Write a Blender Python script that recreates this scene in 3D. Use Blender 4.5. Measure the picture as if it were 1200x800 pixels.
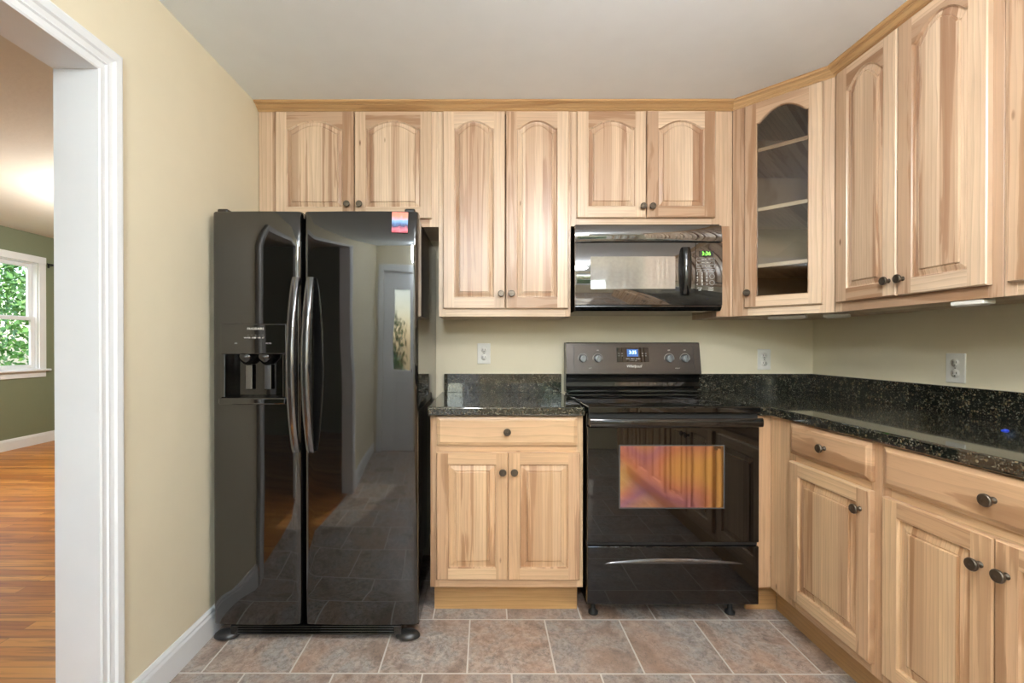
import bpy, math, random
from math import sin, cos, pi, radians, sqrt
from mathutils import Vector, Matrix
random.seed(7)
sc = bpy.context.scene
for o in list(bpy.data.objects): bpy.data.objects.remove(o)

# ------------------------------------------------------------------ camera
H_CAM = 1.2313
cd = bpy.data.cameras.new('camera'); cam = bpy.data.objects.new('camera', cd)
sc.collection.objects.link(cam)
cam.location = (0, 0, H_CAM)
cam.rotation_euler = (radians(90) - 0.0044, 0, 0.0029)
cd.sensor_width = 36; cd.lens = 529.393 / 1200 * 36
cd.shift_x = (600 - 567.2) / 1200; cd.shift_y = (406.16 - 400) / 1200
cd.clip_start = 0.02
sc.camera = cam
# ------------------------------------------------------------------ view / world / light
sc.view_settings.view_transform = 'Standard'; sc.view_settings.look = 'None'
sc.view_settings.gamma = 1.0; sc.view_settings.use_curve_mapping = False
sc.view_settings.exposure = 1.26
sc.cycles.use_denoising = True
sc.cycles.max_bounces = 10; sc.cycles.diffuse_bounces = 5; sc.cycles.glossy_bounces = 5
sc.cycles.transmission_bounces = 8; sc.cycles.transparent_max_bounces = 12
sc.cycles.sample_clamp_indirect = 6.0
sc.cycles.caustics_reflective = False; sc.cycles.caustics_refractive = False
SKY = 0.45; SUN = 3.0
KITCHEN_LAMP = 30.0; REAR_FILL = 44.0; LIVING_FILL = 46.0  # rear and next-room strengths belong to added fill lamps
w = bpy.data.worlds.new('sky'); sc.world = w; w.use_nodes = True
nt = w.node_tree; nt.nodes.clear()
so = nt.nodes.new('ShaderNodeOutputWorld'); bg = nt.nodes.new('ShaderNodeBackground')
sky = nt.nodes.new('ShaderNodeTexSky'); sky.sky_type = 'NISHITA'; sky.sun_disc = False
sky.sun_elevation = radians(48); sky.sun_rotation = radians(200); sky.air_density = 1.2; sky.dust_density = 2.0
bg.inputs['Strength'].default_value = SKY
nt.links.new(sky.outputs[0], bg.inputs[0]); nt.links.new(bg.outputs[0], so.inputs[0])
sl = bpy.data.lights.new('sun', 'SUN'); sl.energy = SUN; sl.angle = radians(1); sl.color = (1, .95, .86)
sun = bpy.data.objects.new('sun', sl); sc.collection.objects.link(sun)
sun.rotation_euler = (radians(50), 0, radians(15))   # light travels towards +Y and down, from behind the camera side

# ------------------------------------------------------------------ room dimensions (metres; camera stands at x=0, y=0)
XL, XR, YW, YB = -1.165, 1.908, 2.637, -1.4
HC = 2.46; HL = 2.60
UF = YW - 0.318          # face of the wall cabinets
BF = YW - 0.61           # face of the base cabinets
ZB, ZC = 1.376, 2.428    # bottom / top of wall cabinets
ZK = 0.956               # worktop
XF, Y2 = 1.560, 2.0225   # face of right wall cabinets / where they start
XA = 1.2647
XB = 1.280               # face of right base cabinets
LX = -5.56; LY0, LY1 = -2.5, 6.4

# ------------------------------------------------------------------ mesh helpers
class MB:
    def __init__(s): s.v = []; s.f = []; s.uv = []; s.mi = []; s.sm = []
    def face(s, pts, uvs=None, m=0, smooth=False):
        i = len(s.v); s.v += [tuple(p) for p in pts]; s.f.append(tuple(range(i, i + len(pts))))
        s.uv.append(uvs or [(0, 0)] * len(pts)); s.mi.append(m); s.sm.append(smooth)
    def box(s, x0, x1, y0, y1, z0, z1, grain='z', m=0, seed=None):
        if x1 < x0: x0, x1 = x1, x0
        if y1 < y0: y0, y1 = y1, y0
        if z1 < z0: z0, z1 = z1, z0
        i = len(s.v)
        P = [(x, y, z) for x in (x0, x1) for y in (y0, y1) for z in (z0, z1)]
        s.v += P
        if seed is None: seed = random.randint(0, 400)
        def uv(p):
            d = {'x': p[0] - x0, 'y': p[1] - y0, 'z': p[2] - z0}
            v = d.pop(grain); u = sum(d.values()) * 0.98 + .001
            return (u + seed * .07, v + seed * .731)
        for q in ((0, 1, 3, 2), (4, 6, 7, 5), (0, 4, 5, 1), (2, 3, 7, 6), (0, 2, 6, 4), (1, 5, 7, 3)):
            s.f.append(tuple(i + k for k in q)); s.uv.append([uv(P[k]) for k in q]); s.mi.append(m); s.sm.append(False)
    def grid(s, rows, close_u=False, close_v=False, m=0, smooth=True, uvf=None):
        i = len(s.v); R = len(rows); Cn = len(rows[0])
        for r in rows: s.v += [tuple(p) for p in r]
        for a in range(R if close_v else R - 1):
            for b in range(Cn if close_u else Cn - 1):
                a2, b2 = (a + 1) % R, (b + 1) % Cn
                q = (i + a * Cn + b, i + a * Cn + b2, i + a2 * Cn + b2, i + a2 * Cn + b)
                s.f.append(q)
                s.uv.append([uvf(s.v[k]) if uvf else (0, 0) for k in q]); s.mi.append(m); s.sm.append(smooth)
    def prism(s, poly, z0, z1, m=0, grain=None, seed=None):
        # poly: list of (x,y), counter-clockwise seen from above
        seed = random.randint(0, 400) if seed is None else seed
        def uv(p): return (p[0] * .98 + seed * .07, p[1] + seed * .731)
        n = len(poly); i = len(s.v)
        s.v += [(x, y, z0) for x, y in poly] + [(x, y, z1) for x, y in poly]
        s.f.append(tuple(i + n + k for k in range(n))); s.uv.append([uv(poly[k]) for k in range(n)])
        s.f.append(tuple(i + n - 1 - k for k in range(n))); s.uv.append([uv(poly[n - 1 - k]) for k in range(n)])
        s.mi += [m, m]; s.sm += [False, False]
        for k in range(n):
            k2 = (k + 1) % n
            s.f.append((i + k, i + k2, i + n + k2, i + n + k))
            L = (Vector(poly[k2]) - Vector(poly[k])).length
            s.uv.append([(seed * .07 + .001, seed * .7), (seed * .07 + .001, seed * .7 + L), (seed * .07 + .03, seed * .7 + L), (seed * .07 + .03, seed * .7)])
            s.mi.append(m); s.sm.append(False)
    def lathe(s, prof, n=24, axis='z', c=(0, 0, 0), m=0, smooth=True):
        rows = []
        for r, h in prof:
            row = []
            for k in range(n):
                a = 2 * pi * k / n
                if axis == 'z': p = (c[0] + r * cos(a), c[1] + r * sin(a), c[2] + h)
                elif axis == 'y': p = (c[0] + r * cos(a), c[1] + h, c[2] + r * sin(a))
                else: p = (c[0] + h, c[1] + r * cos(a), c[2] + r * sin(a))
                row.append(p)
            rows.append(row)
        s.grid(rows, close_u=True, m=m, smooth=smooth)
    def build(s, name, mats, parent=None, loc=(0, 0, 0), rotz=0, bevel=0, segs=2):
        me = bpy.data.meshes.new(name); me.from_pydata(s.v, [], s.f)
        uvl = me.uv_layers.new(name='UVMap')
        k = 0
        for p, u in zip(me.polygons, s.uv):
            for li, c in zip(p.loop_indices, u): uvl.data[li].uv = c
        for p, a, b in zip(me.polygons, s.mi, s.sm): p.material_index = a; p.use_smooth = b
        if not isinstance(mats, (list, tuple)): mats = [mats]
        for m in mats: me.materials.append(m)
        me.update()
        o = bpy.data.objects.new(name, me); sc.collection.objects.link(o)
        o.location = loc; o.rotation_euler = (0, 0, rotz)
        if parent: o.parent = parent
        if bevel:
            b = o.modifiers.new('bevel', 'BEVEL'); b.width = bevel; b.segments = segs; b.limit_method = 'ANGLE'; b.angle_limit = radians(40)
        return o

def thing(name, label, cat, loc=(0, 0, 0), rotz=0, group=None):
    o = bpy.data.objects.new(name, None); sc.collection.objects.link(o)
    o.location = loc; o.rotation_euler = (0, 0, rotz); o.empty_display_size = .05
    o['label'] = label; o['category'] = cat
    if group: o['group'] = group
    return o
def tag(o, label, cat, group=None):
    o['label'] = label; o['category'] = cat
    if group: o['group'] = group
    return o
def struct(o, label=None):
    o['kind'] = 'structure'
    if label: o['label'] = label
    return o
def text(name, body, size, loc, rot, mat, parent, align='CENTER', ext=0.0003, space=1.0, line=1.0, shear=0):
    c = bpy.data.curves.new(name, 'FONT'); c.body = body; c.size = size; c.extrude = ext
    c.align_x = align; c.align_y = 'CENTER'; c.space_character = space; c.space_line = line; c.shear = shear
    c.resolution_u = 2
    c.materials.append(mat)
    t_ = bpy.data.objects.new(name + '_curve', c); sc.collection.objects.link(t_)
    bpy.context.view_layer.update()
    me = bpy.data.meshes.new_from_object(t_.evaluated_get(bpy.context.evaluated_depsgraph_get()))
    bpy.data.objects.remove(t_); bpy.data.curves.remove(c)
    o = bpy.data.objects.new(name, me); sc.collection.objects.link(o)
    o.location = loc; o.rotation_euler = rot; o.parent = parent
    return o

# ------------------------------------------------------------------ materials
def new_mat(name):
    m = bpy.data.materials.new(name); m.use_nodes = True
    nt = m.node_tree; nt.nodes.clear()
    out = nt.nodes.new('ShaderNodeOutputMaterial'); b = nt.nodes.new('ShaderNodeBsdfPrincipled')
    nt.links.new(b.outputs[0], out.inputs[0])
    return m, nt, b
class N:
    def __init__(s, nt): s.nt = nt
    def node(s, t, **kw):
        n = s.nt.nodes.new(t)
        for k, v in kw.items(): setattr(n, k, v)
        return n
    def set(s, sock, val):
        if hasattr(val, 'is_output') or isinstance(val, bpy.types.NodeSocket): s.nt.links.new(val, sock)
        else: sock.default_value = val
    def math(s, op, a, b=0.0, c=0.0, clamp=False):
        n = s.node('ShaderNodeMath', operation=op); n.use_clamp = clamp
        s.set(n.inputs[0], a); s.set(n.inputs[1], b); s.set(n.inputs[2], c); return n.outputs[0]
    def comb(s, x, y, z=0.0):
        n = s.node('ShaderNodeCombineXYZ'); s.set(n.inputs[0], x); s.set(n.inputs[1], y); s.set(n.inputs[2], z); return n.outputs[0]
    def sep(s, v):
        n = s.node('ShaderNodeSeparateXYZ'); s.set(n.inputs[0], v); return n.outputs
    def noise(s, vec, scale=1.0, detail=3, rough=.5, dist=0.0, w=None):
        n = s.node('ShaderNodeTexNoise')
        if w is not None: n.noise_dimensions = '4D'; s.set(n.inputs['W'], w)
        s.set(n.inputs['Vector'], vec); n.inputs['Scale'].default_value = scale
        n.inputs['Detail'].default_value = detail; n.inputs['Roughness'].default_value = rough; n.inputs['Distortion'].default_value = dist
        return n.outputs[0]
    def ramp(s, fac, stops, interp='LINEAR'):
        n = s.node('ShaderNodeValToRGB'); n.color_ramp.interpolation = interp
        e = n.color_ramp.elements
        while len(e) < len(stops): e.new(.5)
        for q, (p, c) in zip(e, stops):
            q.position = p; q.color = (c[0], c[1], c[2], 1) if hasattr(c, '__len__') else (c, c, c, 1)
        s.set(n.inputs[0], fac); return n.outputs[0]
    def mix(s, fac, a, b, mode='MIX'):
        n = s.node('ShaderNodeMix', data_type='RGBA', blend_type=mode)
        s.set(n.inputs[0], fac)
        for sock, v in ((n.inputs[6], a), (n.inputs[7], b)):
            if isinstance(v, (tuple, list)): sock.default_value = (v[0], v[1], v[2], 1)
            else: s.nt.links.new(v, sock)
        return n.outputs[2]
    def bump(s, h, strength=.2, dist=.001):
        n = s.node('ShaderNodeBump'); n.inputs['Strength'].default_value = strength; n.inputs['Distance'].default_value = dist
        s.nt.links.new(h, n.inputs['Height']); return n.outputs[0]
    def obj(s): return s.node('ShaderNodeTexCoord').outputs['Object']
    def uv(s): return s.node('ShaderNodeTexCoord').outputs['UV']

def plain(name, col, rough=.5, metal=0.0, ior=1.5, bump=None, coat=0, emis=None, estr=0, var=0.03):
    """plain paint / plastic / metal with a faint procedural mottle"""
    m, nt, b = new_mat(name); n = N(nt)
    t = n.noise(n.obj(), 9.0, 3)
    lo = tuple(c * (1 - var) for c in col); hi = tuple(min(1, c * (1 + var)) for c in col)
    nt.links.new(n.mix(t, lo, hi), b.inputs['Base Color'])
    b.inputs['Roughness'].default_value = rough; b.inputs['Metallic'].default_value = metal; b.inputs['IOR'].default_value = ior
    if coat: b.inputs['Coat Weight'].default_value = coat
    if bump: nt.links.new(n.bump(n.noise(n.obj(), bump[0], bump[3] if len(bump) > 3 else 2), bump[1], bump[2]), b.inputs['Normal'])
    if emis: b.inputs['Emission Color'].default_value = (*emis, 1); b.inputs['Emission Strength'].default_value = estr
    return m

def wood_mat(name, tones, streak=(.30, .15, .07), streak_amt=.75, rough=.33, g0=.45):
    m, nt, b = new_mat(name); n = N(nt)
    u, v, _ = n.sep(n.uv())
    sid = n.math('FLOOR', n.math('DIVIDE', u, .07))
    wn = n.node('ShaderNodeTexWhiteNoise', noise_dimensions='1D'); n.set(wn.inputs['W'], sid)
    rnd = wn.outputs['Value']; r1, r2, r3 = n.sep(wn.outputs['Color'])
    base = n.ramp(rnd, tones)
    # broad tone drift along the board
    dr = n.noise(n.comb(n.math('MULTIPLY', u, 9), n.math('MULTIPLY', v, 1.1), n.math('MULTIPLY', r2, 37)), 1.0, 3, .55, .6)
    base = n.mix(n.ramp(dr, [(.35, 0), (.70, .75)]), base, tuple(c * .80 for c in tones[2][1]))
    # cathedral growth rings
    wv = n.node('ShaderNodeTexWave', wave_type='BANDS', bands_direction='X', wave_profile='SAW')
    n.set(wv.inputs['Vector'], n.comb(n.math('MULTIPLY', u, 1.0), n.math('MULTIPLY', v, .09), n.math('MULTIPLY', r3, 9)))
    wv.inputs['Scale'].default_value = 16; wv.inputs['Distortion'].default_value = 5.0; wv.inputs['Detail'].default_value = 2; wv.inputs['Detail Scale'].default_value = 1.4
    ring = n.ramp(wv.outputs['Fac'], [(0, .0), (.75, .24), (1, .55)])
    base = n.mix(ring, base, tuple(c * .66 for c in tones[2][1]))
    # brown heartwood streaks on some boards
    st = n.noise(n.comb(n.math('MULTIPLY', u, 16), n.math('MULTIPLY', v, .9), n.math('MULTIPLY', r3, 53)), 1.0, 4, .55, 1.1)
    gate = n.ramp(r1, [(g0, 0), (g0 + .17, 1)])
    msk = n.math('MULTIPLY', n.ramp(st, [(.51, 0), (.545, .75), (.66, 1)]), gate)
    base = n.mix(n.math('MULTIPLY', msk, streak_amt), base, streak)
    # fine pores
    fg = n.noise(n.comb(n.math('MULTIPLY', u, 420), n.math('MULTIPLY', v, 9), r2), 1.0, 2, .6)
    base = n.mix(n.ramp(fg, [(.50, 0), (.70, .30)]), base, tuple(c * .55 for c in tones[1][1]))
    # small knots and mineral flecks
    vo = n.node('ShaderNodeTexVoronoi', feature='F1'); vo.inputs['Scale'].default_value = 1.0
    n.set(vo.inputs['Vector'], n.comb(n.math('MULTIPLY', u, 22), n.math('MULTIPLY', v, 7), 0.0))
    kn = n.math('MULTIPLY', n.ramp(vo.outputs['Distance'], [(.05, 1), (.13, 0)]), n.ramp(n.sep(vo.outputs['Color'])[0], [(.90, 0), (.93, 1)]))
    base = n.mix(kn, base, tuple(c * .6 for c in streak))
    nt.links.new(base, b.inputs['Base Color'])
    b.inputs['Roughness'].default_value = rough; b.inputs['IOR'].default_value = 1.48
    b.inputs['Coat Weight'].default_value = .25; b.inputs['Coat Roughness'].default_value = .30
    nt.links.new(n.bump(fg, .08, .0005), b.inputs['Normal'])
    return m
UP_T = [(0, (.82, .65, .475)), (.38, (.76, .57, .395)), (.68, (.62, .425, .28)), (1, (.44, .275, .175))]
BS_LIT_T = [(0, (.79, .565, .34)), (.45, (.73, .48, .27)), (.8, (.66, .42, .25)), (1, (.54, .33, .18))]  # warmer light on the base cabinets is put into these golden tones
M_wood = wood_mat('hickory', UP_T)
M_wood2 = wood_mat('hickory_base_warm_lit', BS_LIT_T)
M_panel = wood_mat('hickory_panel', UP_T, (.34, .18, .10), .9, g0=.22)
M_panel2 = wood_mat('hickory_panel_warm_lit', BS_LIT_T, (.36, .18, .08), .85, g0=.40)
M_crown = wood_mat('crown_wood', [(0, (.74, .51, .28)), (.45, (.68, .44, .22)), (.8, (.60, .37, .17)), (1, (.52, .30, .13))], streak=(.30, .14, .05), streak_amt=.5)
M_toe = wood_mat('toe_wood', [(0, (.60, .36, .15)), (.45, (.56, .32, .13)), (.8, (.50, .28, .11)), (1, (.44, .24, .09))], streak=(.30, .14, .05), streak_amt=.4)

def granite():
    m, nt, b = new_mat('granite'); n = N(nt); P = n.obj()
    v1 = n.node('ShaderNodeTexVoronoi'); v1.inputs['Scale'].default_value = 260; n.set(v1.inputs['Vector'], P)
    r, g, bb = n.sep(v1.outputs['Color'])
    c = n.ramp(r, [(0, (.006, .007, .006)), (.38, (.012, .016, .012)), (.58, (.035, .04, .028)), (.74, (.075, .05, .028)), (.86, (.13, .115, .08)), (.95, (.22, .21, .17))], 'CONSTANT')
    big = n.noise(P, 32, 4, .6)
    c = n.mix(n.ramp(big, [(.42, .75), (.62, .0)]), c, (.008, .010, .008))
    v2 = n.node('ShaderNodeTexVoronoi'); v2.inputs['Scale'].default_value = 95; n.set(v2.inputs['Vector'], P)
    r2 = n.sep(v2.outputs['Color'])[1]
    c = n.mix(n.math('MULTIPLY', n.ramp(r2, [(.86, 0), (.88, 1)]), n.ramp(v2.outputs['Distance'], [(.3, 1), (.45, 0)])), c, (.16, .12, .065))
    nt.links.new(c, b.inputs['Base Color']); b.inputs['Roughness'].default_value = .045; b.inputs['IOR'].default_value = 1.75
    return m
M_granite = granite()

def tile_floor():
    m, nt, b = new_mat('slate_tile'); n = N(nt); P = n.obj()
    x, y, z = n.sep(P)
    vec = n.comb(n.math('ADD', x, .0686 + 3.33), n.math('ADD', y, -.022 + 3.33), 0.0)
    br = n.node('ShaderNodeTexBrick'); br.offset = .5; br.offset_frequency = 2; br.squash = 1
    n.set(br.inputs['Vector'], vec)
    br.inputs['Color1'].default_value = (0, 0, 0, 1); br.inputs['Color2'].default_value = (1, 1, 1, 1); br.inputs['Mortar'].default_value = (.5, .5, .5, 1)
    br.inputs['Scale'].default_value = 1; br.inputs['Mortar Size'].default_value = .0035; br.inputs['Mortar Smooth'].default_value = .15; br.inputs['Bias'].default_value = 0
    br.inputs['Brick Width'].default_value = .333; br.inputs['Row Height'].default_value = .333
    rnd = n.sep(br.outputs['Color'])[0]; grout = br.outputs['Fac']
    W = n.math('MULTIPLY', rnd, 40)
    a = n.noise(P, 5.5, 6, .62, 1.2, W)
    c = n.ramp(a, [(.30, (.20, .135, .105)), (.42, (.36, .27, .215)), (.50, (.50, .41, .35)), (.58, (.40, .375, .355)), (.70, (.68, .60, .52))])
    f = n.noise(P, 48, 4, .7, .4, W)
    c = n.mix(n.ramp(f, [(.36, .65), (.56, 0)]), c, (.15, .115, .095))
    warm = n.noise(P, 3.3, 3, .5, .7, n.math('ADD', W, 5.0))
    c = n.mix(n.ramp(warm, [(.46, 0), (.66, .6)]), c, (.50, .30, .19))
    vein = n.noise(P, 11, 5, .6, 2.4, n.math('ADD', W, 9.0))
    c = n.mix(n.ramp(vein, [(.485, 0), (.5, .55), (.515, 0)]), c, (.09, .075, .07))
    c = n.mix(n.ramp(rnd, [(0, .30), (1, 0)]), c, (.26, .23, .215))
    c = n.mix(grout, c, (.64, .61, .56))
    nt.links.new(c, b.inputs['Base Color'])
    nt.links.new(n.ramp(grout, [(0, .36), (1, .85)]), b.inputs['Roughness'])
    h = n.math('SUBTRACT', n.math('MULTIPLY', f, .35), grout)
    nt.links.new(n.bump(h, .5, .002), b.inputs['Normal'])
    return m
M_tile = tile_floor()

def plank_floor():
    m, nt, b = new_mat('hardwood_floor'); n = N(nt); P = n.obj()
    x, y, z = n.sep(P)
    br = n.node('ShaderNodeTexBrick'); br.offset = .37; br.offset_frequency = 2
    n.set(br.inputs['Vector'], n.comb(n.math('ADD', x, 20), n.math('ADD', y, 20), 0.0))
    br.inputs['Color1'].default_value = (0, 0, 0, 1); br.inputs['Color2'].default_value = (1, 1, 1, 1); br.inputs['Mortar'].default_value = (.1, .1, .1, 1)
    br.inputs['Scale'].default_value = 1; br.inputs['Mortar Size'].default_value = .0008; br.inputs['Brick Width'].default_value = .9; br.inputs['Row Height'].default_value = .057
    rnd = n.sep(br.outputs['Color'])[0]
    c = n.ramp(rnd, [(0, (.42, .14, .022)), (.5, (.56, .21, .035)), (1, (.72, .33, .075))])
    g = n.noise(n.comb(n.math('MULTIPLY', x, 2.2), n.math('MULTIPLY', y, 34), n.math('MULTIPLY', rnd, 30)), 1.0, 4, .6, .8)
    c = n.mix(n.ramp(g, [(.48, 0), (.68, .65)]), c, (.17, .055, .012))
    c = n.mix(br.outputs['Fac'], c, (.06, .02, .006))
    nt.links.new(c, b.inputs['Base Color']); b.inputs['Roughness'].default_value = .32; b.inputs['IOR'].default_value = 1.38
    return m
M_plank = plank_floor()

M_wall = plain('cream_paint', (.765, .70, .53), .6, bump=(240, .05, .0004))
M_green = plain('sage_paint', (.20, .225, .145), .6, bump=(240, .05, .0004))
M_ceil = plain('ceiling_paint', (.83, .89, .94), .8, bump=(160, .08, .0005))
M_ceil2 = plain('textured_ceiling', (.72, .68, .60), .85, bump=(38, .3, .004, 5))
M_trim = plain('white_trim', (.77, .80, .83), .35)
M_white = plain('white_plastic', (.78, .77, .72), .35)
M_slot = plain('slot_dark', (.02, .02, .02), .5)
M_bronze = plain('antique_bronze', (.11, .09, .07), .30, .8, var=.3)
def gloss(name, col, rough, ior, wav=(3.0, .25, .004), film=0):
    m, nt, b = new_mat(name); n = N(nt)
    nt.links.new(n.mix(n.noise(n.obj(), 60, 2), tuple(c * .85 for c in col), tuple(c * 1.15 for c in col)), b.inputs['Base Color'])
    b.inputs['Roughness'].default_value = rough; b.inputs['IOR'].default_value = ior
    if film:
        nt.links.new(n.math('MULTIPLY_ADD', n.noise(n.obj(), 2.6, 1), 70.0, film - 35.0), b.inputs['Thin Film Thickness']); b.inputs['Thin Film IOR'].default_value = 1.7
    if wav: nt.links.new(n.bump(n.noise(n.obj(), wav[0], 1), wav[1], wav[2]), b.inputs['Normal'])
    return m
M_fridge = gloss('fridge_black_gloss', (.005, .005, .005), .035, 1.85, (2.6, .5, .006))
M_fside = gloss('fridge_side_gloss', (.006, .005, .005), .04, 2.6, (1.2, .15, .004))
M_black = gloss('black_enamel', (.005, .005, .005), .05, 1.7, (4, .15, .002))
M_bglass = gloss('black_glass', (.003, .003, .003), .015, 1.6, None)
M_mwglass = gloss('screened_glass', (.03, .028, .026), .03, 2.6, (3, .3, .003))
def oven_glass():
    m, nt, b = new_mat('coated_glass_painted_sheen'); n = N(nt)
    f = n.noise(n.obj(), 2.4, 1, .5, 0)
    c = n.ramp(f, [(.36, (.78, .52, .20)), (.45, (.66, .33, .24)), (.54, (.48, .25, .36)), (.64, (.70, .42, .22))])  # iridescent reflection painted into the glass as random tint patches
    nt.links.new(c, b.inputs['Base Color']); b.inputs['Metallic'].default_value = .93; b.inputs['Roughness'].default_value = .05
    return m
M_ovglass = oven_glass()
M_feet = plain('foot_plastic', (.02, .02, .02), .3)
M_burn = plain('burner_print', (.07, .07, .07), .2)
M_dark = plain('matt_black', (.015, .015, .015), .6)
M_strap = plain('black_chrome', (.16, .16, .165), .08, .9, var=.1)
M_console = plain('console_black', (.10, .088, .08), .25, .6, var=.1)
M_print = plain('printed_white', (.75, .75, .72), .5, emis=None)
M_dim = plain('printed_grey', (.38, .38, .37), .5)
M_knobg = plain('knob_grey', (.30, .33, .36), .25, .5)
M_lcdg = plain('green_digits', (.2, .9, .1), .5, emis=(.25, 1, .08), estr=1.1)
M_lcdb = plain('blue_digits', (.3, .55, 1), .5, emis=(.45, .72, 1), estr=1.6)
M_lcdbg = plain('blue_lcd', (.02, .06, .18), .2, emis=(.05, .15, .45), estr=.35)
M_chrome = plain('bright_metal', (.62, .62, .62), .15, 1.0)
M_grass = plain('lawn', (.10, .20, .04), .9, bump=(80, .5, .02), var=.4)
M_leaf = plain('leaf', (.07, .18, .03), .55, var=.55)
M_leaf2 = plain('leaf_light', (.15, .30, .06), .55, var=.4)
M_bark = plain('bark', (.10, .07, .045), .9, bump=(30, .6, .01), var=.3)
def glass_mat():
    m = bpy.data.materials.new('clear_glass'); m.use_nodes = True; nt = m.node_tree; nt.nodes.clear(); n = N(nt)
    out = nt.nodes.new('ShaderNodeOutputMaterial'); g = nt.nodes.new('ShaderNodeBsdfGlossy'); t = nt.nodes.new('ShaderNodeBsdfTransparent'); mx = nt.nodes.new('ShaderNodeMixShader')
    g.inputs['Roughness'].default_value = .02
    t.inputs['Color'].default_value = (.93, .95, .94, 1)
    ge = nt.nodes.new('ShaderNodeNewGeometry'); dp = n.node('ShaderNodeVectorMath', operation='DOT_PRODUCT')
    nt.links.new(ge.outputs['Incoming'], dp.inputs[0]); nt.links.new(ge.outputs['Normal'], dp.inputs[1])
    fr = n.math('POWER', n.math('SUBTRACT', 1.0, n.math('ABSOLUTE', dp.outputs['Value'])), 5.0)
    nt.links.new(n.math('ADD', n.math('MULTIPLY_ADD', fr, .94, .045), n.math('MULTIPLY', n.noise(n.obj(), 5, 1), .01)), mx.inputs[0])
    nt.links.new(t.outputs[0], mx.inputs[1]); nt.links.new(g.outputs[0], mx.inputs[2]); nt.links.new(mx.outputs[0], out.inputs[0])
    return m
M_glass = glass_mat()
def curtain_mat():
    m, nt, b = new_mat('curtain_cloth'); n = N(nt); x, y, z = n.sep(n.obj())
    st = n.math('FRACT', n.math('MULTIPLY', x, 7.5))
    c = n.mix(n.ramp(st, [(.0, 0), (.55, 0), (.6, 1), (.75, 1), (.8, 0)]), (.82, .80, .76), (.42, .30, .22))
    nt.links.new(c, b.inputs['Base Color']); b.inputs['Roughness'].default_value = .9
    tr = nt.nodes.new('ShaderNodeBsdfTranslucent'); mx = nt.nodes.new('ShaderNodeMixShader'); mx.inputs[0].default_value = .35
    nt.links.new(c, tr.inputs[0]); nt.links.new(b.outputs[0], mx.inputs[1]); nt.links.new(tr.outputs[0], mx.inputs[2])
    nt.links.new(mx.outputs[0], nt.nodes['Material Output'].inputs[0])
    return m
M_curtain = curtain_mat()
def lamp_mat(name, col, s):
    m, nt, b = new_mat(name); n = N(nt)
    nt.links.new(n.mix(n.noise(n.obj(), 4, 1), (.8, .8, .78), (.85, .85, .83)), b.inputs['Base Color'])
    b.inputs['Emission Color'].default_value = (*col, 1); b.inputs['Emission Strength'].default_value = s
    return m

# ------------------------------------------------------------------ room shell
m = MB(); m.box(XL - .06, XR + .1, YB - .1, YW + .1, -.1, 0); struct(m.build('floor', M_tile), 'brown and grey slate look tile kitchen floor with pale grout')
m = MB(); m.box(LX - .1, XL - .06, LY0 - .1, LY1 + .1, -.1, 0); struct(m.build('floor', M_plank), 'orange brown hardwood strip floor of the next room')
m = MB(); m.box(XL - .0, XR + .1, YB - .1, YW + .1, HC, HC + .1); struct(m.build('ceiling', M_ceil), 'smooth white kitchen ceiling')
m = MB(); m.box(LX - .1, XL - .11, LY0 - .1, LY1 + .1, HL, HL + .1); struct(m.build('ceiling', M_ceil2), 'textured ceiling of the next room')
m = MB(); m.box(XL - .1, XR + .1, YW, YW + .1, 0, HC + .14); struct(m.build('wall_back', M_wall), 'cream wall behind the range and cabinets')
m = MB(); m.box(XR, XR + .1, YB - .1, YW, 0, HC + .1); struct(m.build('wall_right', M_wall), 'cream wall on the right above the worktop')
OY0, OY1, OZ = -.05, 1.345, 2.053      # doorway opening in the left wall
m = MB()
m.box(XL - .055, XL, OY1 + .015, YW, 0, HL); m.box(XL - .055, XL, YB, OY0 - .015, 0, HL); m.box(XL - .055, XL, OY0 - .015, OY1 + .015, OZ + .015, HL)
struct(m.build('wall_left', M_wall), 'cream wall on the left beside the doorway')
m = MB()
m.box(XL - .11, XL - .055, OY1 + .015, LY1, 0, HL); m.box(XL - .11, XL - .055, LY0, OY0 - .015, 0, HL); m.box(XL - .11, XL - .055, OY0 - .015, OY1 + .015, OZ + .015, HL)
struct(m.build('wall_partition', M_green))
m = MB(); m.box(LX - .1, XL - .055, LY1, LY1 + .1, 0, HL); struct(m.build('wall_far', M_green))
m = MB(); m.box(LX - .1, XL - .055, LY0 - .1, LY0, 0, HL); struct(m.build('wall_near', M_green))

def wall_with_holes(name, mat, axis, c0, c1, a0, a1, z1, holes, label=None):
    """wall slab between c0..c1 (thickness) running a0..a1; holes = (a,b,z0,z1)"""
    m = MB(); cuts = sorted(holes); cur = a0
    def bx(p, q, r, s):
        if q - p < 1e-4 or s - r < 1e-4: return
        if axis == 'y': m.box(c0, c1, p, q, r, s)
        else: m.box(p, q, c0, c1, r, s)
    for a, b_, zz0, zz1 in cuts:
        bx(cur, a, 0, z1); bx(a, b_, 0, zz0); bx(a, b_, zz1, z1); cur = b_
    bx(cur, a1, 0, z1)
    return struct(m.build(name, mat), label)
LW1 = (4.62, 5.60, .93, 2.24); LW_ADDED = (.6, 1.7, .93, 2.24)  # second opening is added out of view to let in daylight
wall_with_holes('wall_window_side', M_green, 'y', LX - .1, LX, LY0, LY1, HL, [LW1, LW_ADDED], 'sage green wall with window seen through the doorway')
KW = (.35, 1.75, 1.0, 2.12); KD = (-1.03, -.17, 0.0, 2.05)
wall_with_holes('wall_behind', M_wall, 'x', YB - .1, YB, XL, XR, HC + .1, [KW, KD])

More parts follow.
